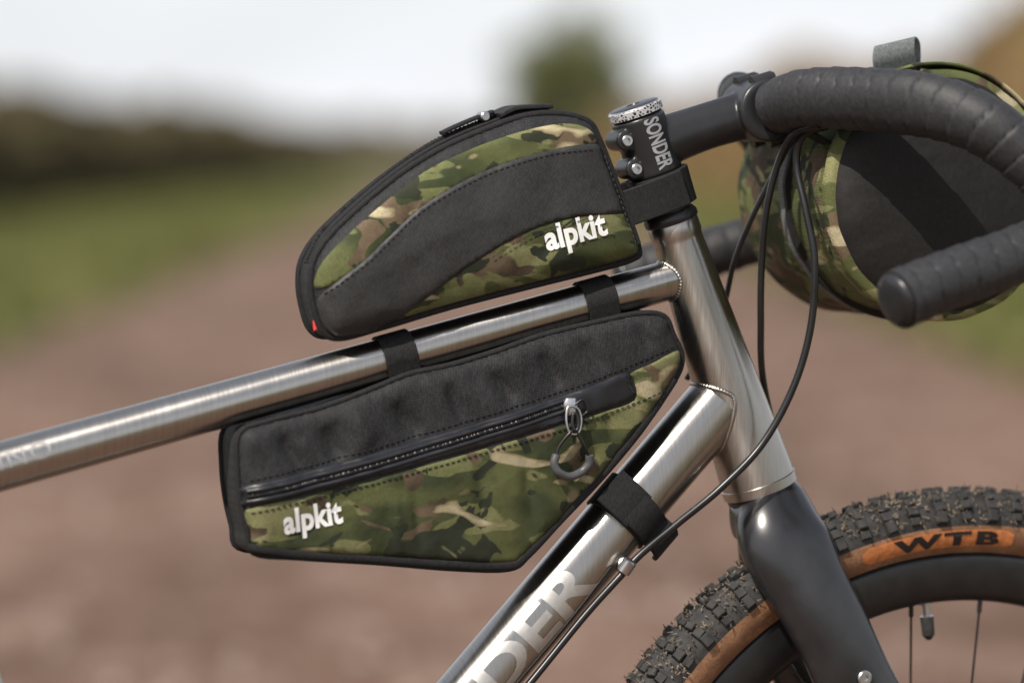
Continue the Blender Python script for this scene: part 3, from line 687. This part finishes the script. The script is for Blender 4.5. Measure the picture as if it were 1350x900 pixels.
# ============================================================ SETTING
K_=2.25; SL=.024/K_
def grid(name,x0,x1,y0,y1,nx,ny,zf,mat):
    xs=np.linspace(x0,x1,nx); ys=y0+(y1-y0)*np.linspace(0,1,ny)**2
    V=[(x-SL*(y),y,zf(x,y)) for y in ys for x in xs]; Fa=[(j*nx+i,j*nx+i+1,(j+1)*nx+i+1,(j+1)*nx+i) for j in range(ny-1) for i in range(nx-1)]
    return mk(name,V,Fa,mat)
def m_ground(name,c1,c2,c3,s=1.0,bd=.03):
    m,nt,b=newmat(name); v=coords(nt,scale=(1,.4,1)); n=noisen(nt,v,.8*s,3,.6); n2=noisen(nt,v,4*s,3,.65); n3=noisen(nt,v,40*s,1,.6)
    c=mix(nt,maprange(nt,n,.40,.60),c1,c2); c=mix(nt,maprange(nt,n2,.48,.66,0,.8),c,c3)
    c=mix(nt,maprange(nt,n3,.45,.7,0,.4),c,tuple(x*.5 for x in c1))
    nt.links.new(c,b.inputs['Base Color']); b.inputs['Roughness'].default_value=.92; b.inputs['Specular IOR Level'].default_value=.2
    bump(nt,b,n2,.5,bd); return m
GR=m_ground('field_grass',(.11,.11,.045),(.17,.16,.075),(.20,.17,.10),.8)
DIRT=m_ground('dirt_track',(.105,.061,.041),(.175,.107,.076),(.25,.170,.128),1.0,.05)
VERGE=m_ground('verge_grass',(.085,.092,.030),(.145,.150,.050),(.19,.165,.08),1.0)
mk('ground',[(-900,-60,-.03),(900,-60,-.03),(900,1500,-.03),(-900,1500,-.03)],[(0,1,2,3)],GR,smooth=False)
def pz(x,y): return .006+.018*noise.noise(Vector((x*.8,y*.3,0)))*min(1,max(0,abs(y)-.3))-.02*math.exp(-((abs(x)-1.1)/.3)**2)
grid('dirt_path',-2.5,2.5,-6,480,40,260,pz,DIRT)
grid('grass_verge',-8,-2.3,-6,480,14,120,lambda x,y:.03+.10*min(1,(-2.3-x)/.8)+.04*noise.noise(Vector((x,y*.4,5)))-(.08 if x>-2.31 else 0),VERGE)
grid('grass_verge.001',2.3,9,-6,480,14,120,lambda x,y:.03+.10*min(1,(x-2.3)/.8)+.04*noise.noise(Vector((x,y*.4,9)))-(.08 if x<2.31 else 0),VERGE)
def quads(name,C,size,mat,parent=None,upright=0.0,aspect=1.6):
    n=len(C); d=rng.normal(size=(n,3)); d[:,2]+=upright*np.abs(rng.normal(size=n))*3; d/=np.linalg.norm(d,axis=1)[:,None]
    e=rng.normal(size=(n,3)); e-=d*(e*d).sum(1)[:,None]; e/=np.linalg.norm(e,axis=1)[:,None]
    s=size*rng.uniform(.6,1.4,size=(n,1)); a=d*s*aspect*.5; b=e*s*.5
    V=np.stack([C-a,C+b*.9,C+a,C-b*.9],1).reshape(-1,3)
    me=bpy.data.meshes.new(name); me.vertices.add(n*4); me.vertices.foreach_set('co',V.ravel().astype(np.float32))
    me.loops.add(n*4); me.loops.foreach_set('vertex_index',np.arange(n*4,dtype=np.int32)); me.polygons.add(n)
    me.polygons.foreach_set('loop_start',np.arange(0,n*4,4,dtype=np.int32)); me.polygons.foreach_set('loop_total',np.full(n,4,dtype=np.int32))
    me.update(); me.validate(); me.materials.append(mat)
    o=bpy.data.objects.new(name,me); scene.collection.objects.link(o)
    if parent: o.parent=parent
    return o
def m_leaf(name,a,b,c,s):
    m,nt,bs=newmat(name); v=coords(nt); n=noisen(nt,v,s,2,.6); n2=noisen(nt,v,s*9,1)
    col=mix(nt,maprange(nt,n,.35,.65),a,b); col=mix(nt,maprange(nt,n2,.5,.7,0,.7),col,c)
    nt.links.new(col,bs.inputs['Base Color']); bs.inputs['Roughness'].default_value=.8; bs.inputs['Specular IOR Level'].default_value=.2; return m
HL1=m_leaf('hedge_foliage',(.085,.068,.040),(.14,.112,.060),(.15,.15,.06),.3)
HL2=m_leaf('hedge_foliage_b',(.20,.125,.06),(.27,.18,.085),(.20,.19,.075),.4)
TL=m_leaf('tree_foliage',(.10,.115,.040),(.18,.19,.07),(.22,.21,.09),.5)
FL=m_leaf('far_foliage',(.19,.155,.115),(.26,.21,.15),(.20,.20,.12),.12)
GL=m_leaf('grass_blades',(.085,.100,.028),(.155,.165,.055),(.23,.20,.09),.5)
TW=m_simple('bark',(.11,.085,.06),.9,0,12,.3,.5,.02)
def hedge(name,x,y0,y1,h,w,n,mat,hv=.25,size=.13):
    root=bpy.data.objects.new(name,None); scene.collection.objects.link(root)
    ys=np.arange(y0,y1,1.6); V=[];Fa=[];K=12
    for y in ys:
        hh=h*(1+hv*noise.noise(Vector((x,y*.09,2))))*.88
        for k in range(K):
            a=math.pi*k/(K-1); rr=1+.16*noise.noise(Vector((k*.9,y*.7,x)))
            V.append((x-SL*y+math.cos(a)*w*.42*rr,y,abs(math.sin(a))**.6*hh*rr))
    for i in range(len(ys)-1):
        for k in range(K-1): Fa.append((i*K+k,i*K+k+1,i*K+K+k+1,i*K+K+k))
    mk('branches',V,Fa,TW,root)
    t=rng.uniform(0,1,n)**1.25; y=y0+(y1-y0)*t; a=rng.uniform(0,math.pi,n); r=rng.uniform(.72,1.08,n)
    hh=np.array([h*(1+hv*noise.noise(Vector((x,q*.09,2)))+.12*noise.noise(Vector((x,q*.5,7)))) for q in y])
    C=np.stack([x-SL*y+np.cos(a)*w*.5*r,y,np.abs(np.sin(a))**.6*hh*r],1)
    quads('foliage',C,size,mat,root)
hedge('hedge',-8.3,14,215,2.25,1.9,50000,HL1,size=.22)
hedge('hedge.001',6.6,14,180,2.55,1.9,50000,HL2,.3,size=.22)
root=bpy.data.objects.new('distant_tree_line',None); scene.collection.objects.link(root)
n=30000; xs=rng.uniform(-70,70,n); hh=np.array([4.0+2.4*noise.noise(Vector((q*.06,3,0)))+1.4*noise.noise(Vector((q*.3,9,0))) for q in xs])
C=np.stack([xs,rng.uniform(290,310,n),rng.uniform(0,1,n)**.8*hh],1); quads('foliage',C,.6,FL,root)
def tree(name,x,y,H,R,z0,mat,n=22000,seed=1):
    r=random.Random(seed); root=bpy.data.objects.new(name,None); scene.collection.objects.link(root)
    base=Vector((x,y,0)); sweep('trunk',[base,base+Vector((.1,0,H*.3)),base+Vector((-.05,0,H*.6)),base+Vector((.1,0,H*.9))],[.22,.16,.1,.03],TW,root,12,5)
    C=[]
    for i in range(70):
        d=Vector((r.gauss(0,1),r.gauss(0,1),r.gauss(0,.9))).normalized()*(r.random()**.4)
        c=Vector((x+d.x*R,y+d.y*R,(z0+H)/2+d.z*(H-z0)/2)); rr=R*r.uniform(.18,.34)
        if i%4==0: sweep('limb_%d'%i,[base+Vector((0,0,H*r.uniform(.25,.5))),(base+Vector((0,0,H*.5))).lerp(c,.5),c],[.07,.05,.02],TW,root,8,4)
        m=n//70; q=rng.normal(size=(m,3)); q/=np.linalg.norm(q,axis=1)[:,None]; q*=rng.uniform(.3,1,(m,1))**.5*rr; C.append(q+np.array(c))
    quads('crown',np.concatenate(C),.16,mat,root)
tree('tree',2.7,182,8.3,3.0,.8,TL)
for nm,xa,xb in (('verge_grass_blades',-7.6,-2.35),('verge_grass_blades.001',2.35,6)):
    n=28000; y=5+85*rng.uniform(0,1,n)**1.5; x=rng.uniform(xa,xb,n); C=np.stack([x-SL*y,y,rng.uniform(.08,.2,n)],1); quads(nm,C,.05,GL,None,1.0,4)
V=[];Fa=[]
for i in range(1600):
    y=1+34*random.random()**1.4; x=random.uniform(-2.3,2.3); s=random.uniform(.008,.03); k0=len(V); z=pz(x,y)
    ic=[(1,0,0),(0,1,0),(-1,0,0),(0,-1,0),(0,0,.7),(0,0,-.4)]
    for p in ic: V.append((x-SL*y+p[0]*s*random.uniform(.7,1.2),y+p[1]*s*random.uniform(.7,1.2),z+p[2]*s))
    for k in range(4): Fa.append((k0+k,k0+(k+1)%4,k0+4)); Fa.append((k0+(k+1)%4,k0+k,k0+5))
mk('path_stones',V,Fa,m_simple('stones',(.26,.20,.17),.9,0,8,.3,0),None,False)

# ============================================================ LIGHT / SKY
sd=Vector((-.40,-.60,.76)).normalized(); el=math.asin(sd.z); az=math.atan2(sd.x,sd.y)
w=bpy.data.worlds.new('World'); scene.world=w; w.use_nodes=True; nt=w.node_tree; bg=nt.nodes['Background']
sky=nd(nt,'ShaderNodeTexSky',sky_type='NISHITA'); sky.sun_disc=False; sky.sun_elevation=el; sky.sun_rotation=az%(2*math.pi); sky.dust_density=2.0; sky.air_density=1.0
tc=nd(nt,'ShaderNodeTexCoord'); mp=nd(nt,'ShaderNodeMapping'); mp.inputs['Scale'].default_value=(1,1,3.2); nt.links.new(tc.outputs['Generated'],mp.inputs['Vector'])
n=noisen(nt,mp.outputs['Vector'],3.0,3,.55,.3)
sp=nd(nt,'ShaderNodeSeparateXYZ'); nt.links.new(tc.outputs['Generated'],sp.inputs[0])
hz=maprange(nt,sp.outputs['Z'],.15,.60,1.0,.40)
fac=math_(nt,'MULTIPLY',maprange(nt,n,.30,.58,.70,.99),hz)
c=mix(nt,fac,sky.outputs['Color'],(9.2,9.4,9.8))
nt.links.new(c,bg.inputs['Color']); bg.inputs['Strength'].default_value=.108
sun=bpy.data.lights.new('sun','SUN'); sun.energy=5.0; sun.angle=math.radians(.5); sun.color=(1,.93,.84)
so=bpy.data.objects.new('sun',sun); scene.collection.objects.link(so); so.rotation_euler=sd.to_track_quat('Z','Y').to_euler()
# ============================================================ CAMERA
cam=bpy.data.cameras.new('camera'); co=bpy.data.objects.new('camera',cam); scene.collection.objects.link(co); scene.camera=co
co.location=(0,-D,ZC); co.rotation_euler=(math.pi/2,0,0); cam.lens=LENS; cam.sensor_width=36; cam.shift_y=-(450-HOR)/1350
cam.clip_start=.05; cam.clip_end=3000
cam.dof.use_dof=True; cam.dof.focus_distance=D; cam.dof.aperture_fstop=2.4
scene.view_settings.view_transform='Standard'; scene.view_settings.look='None'; scene.view_settings.exposure=0
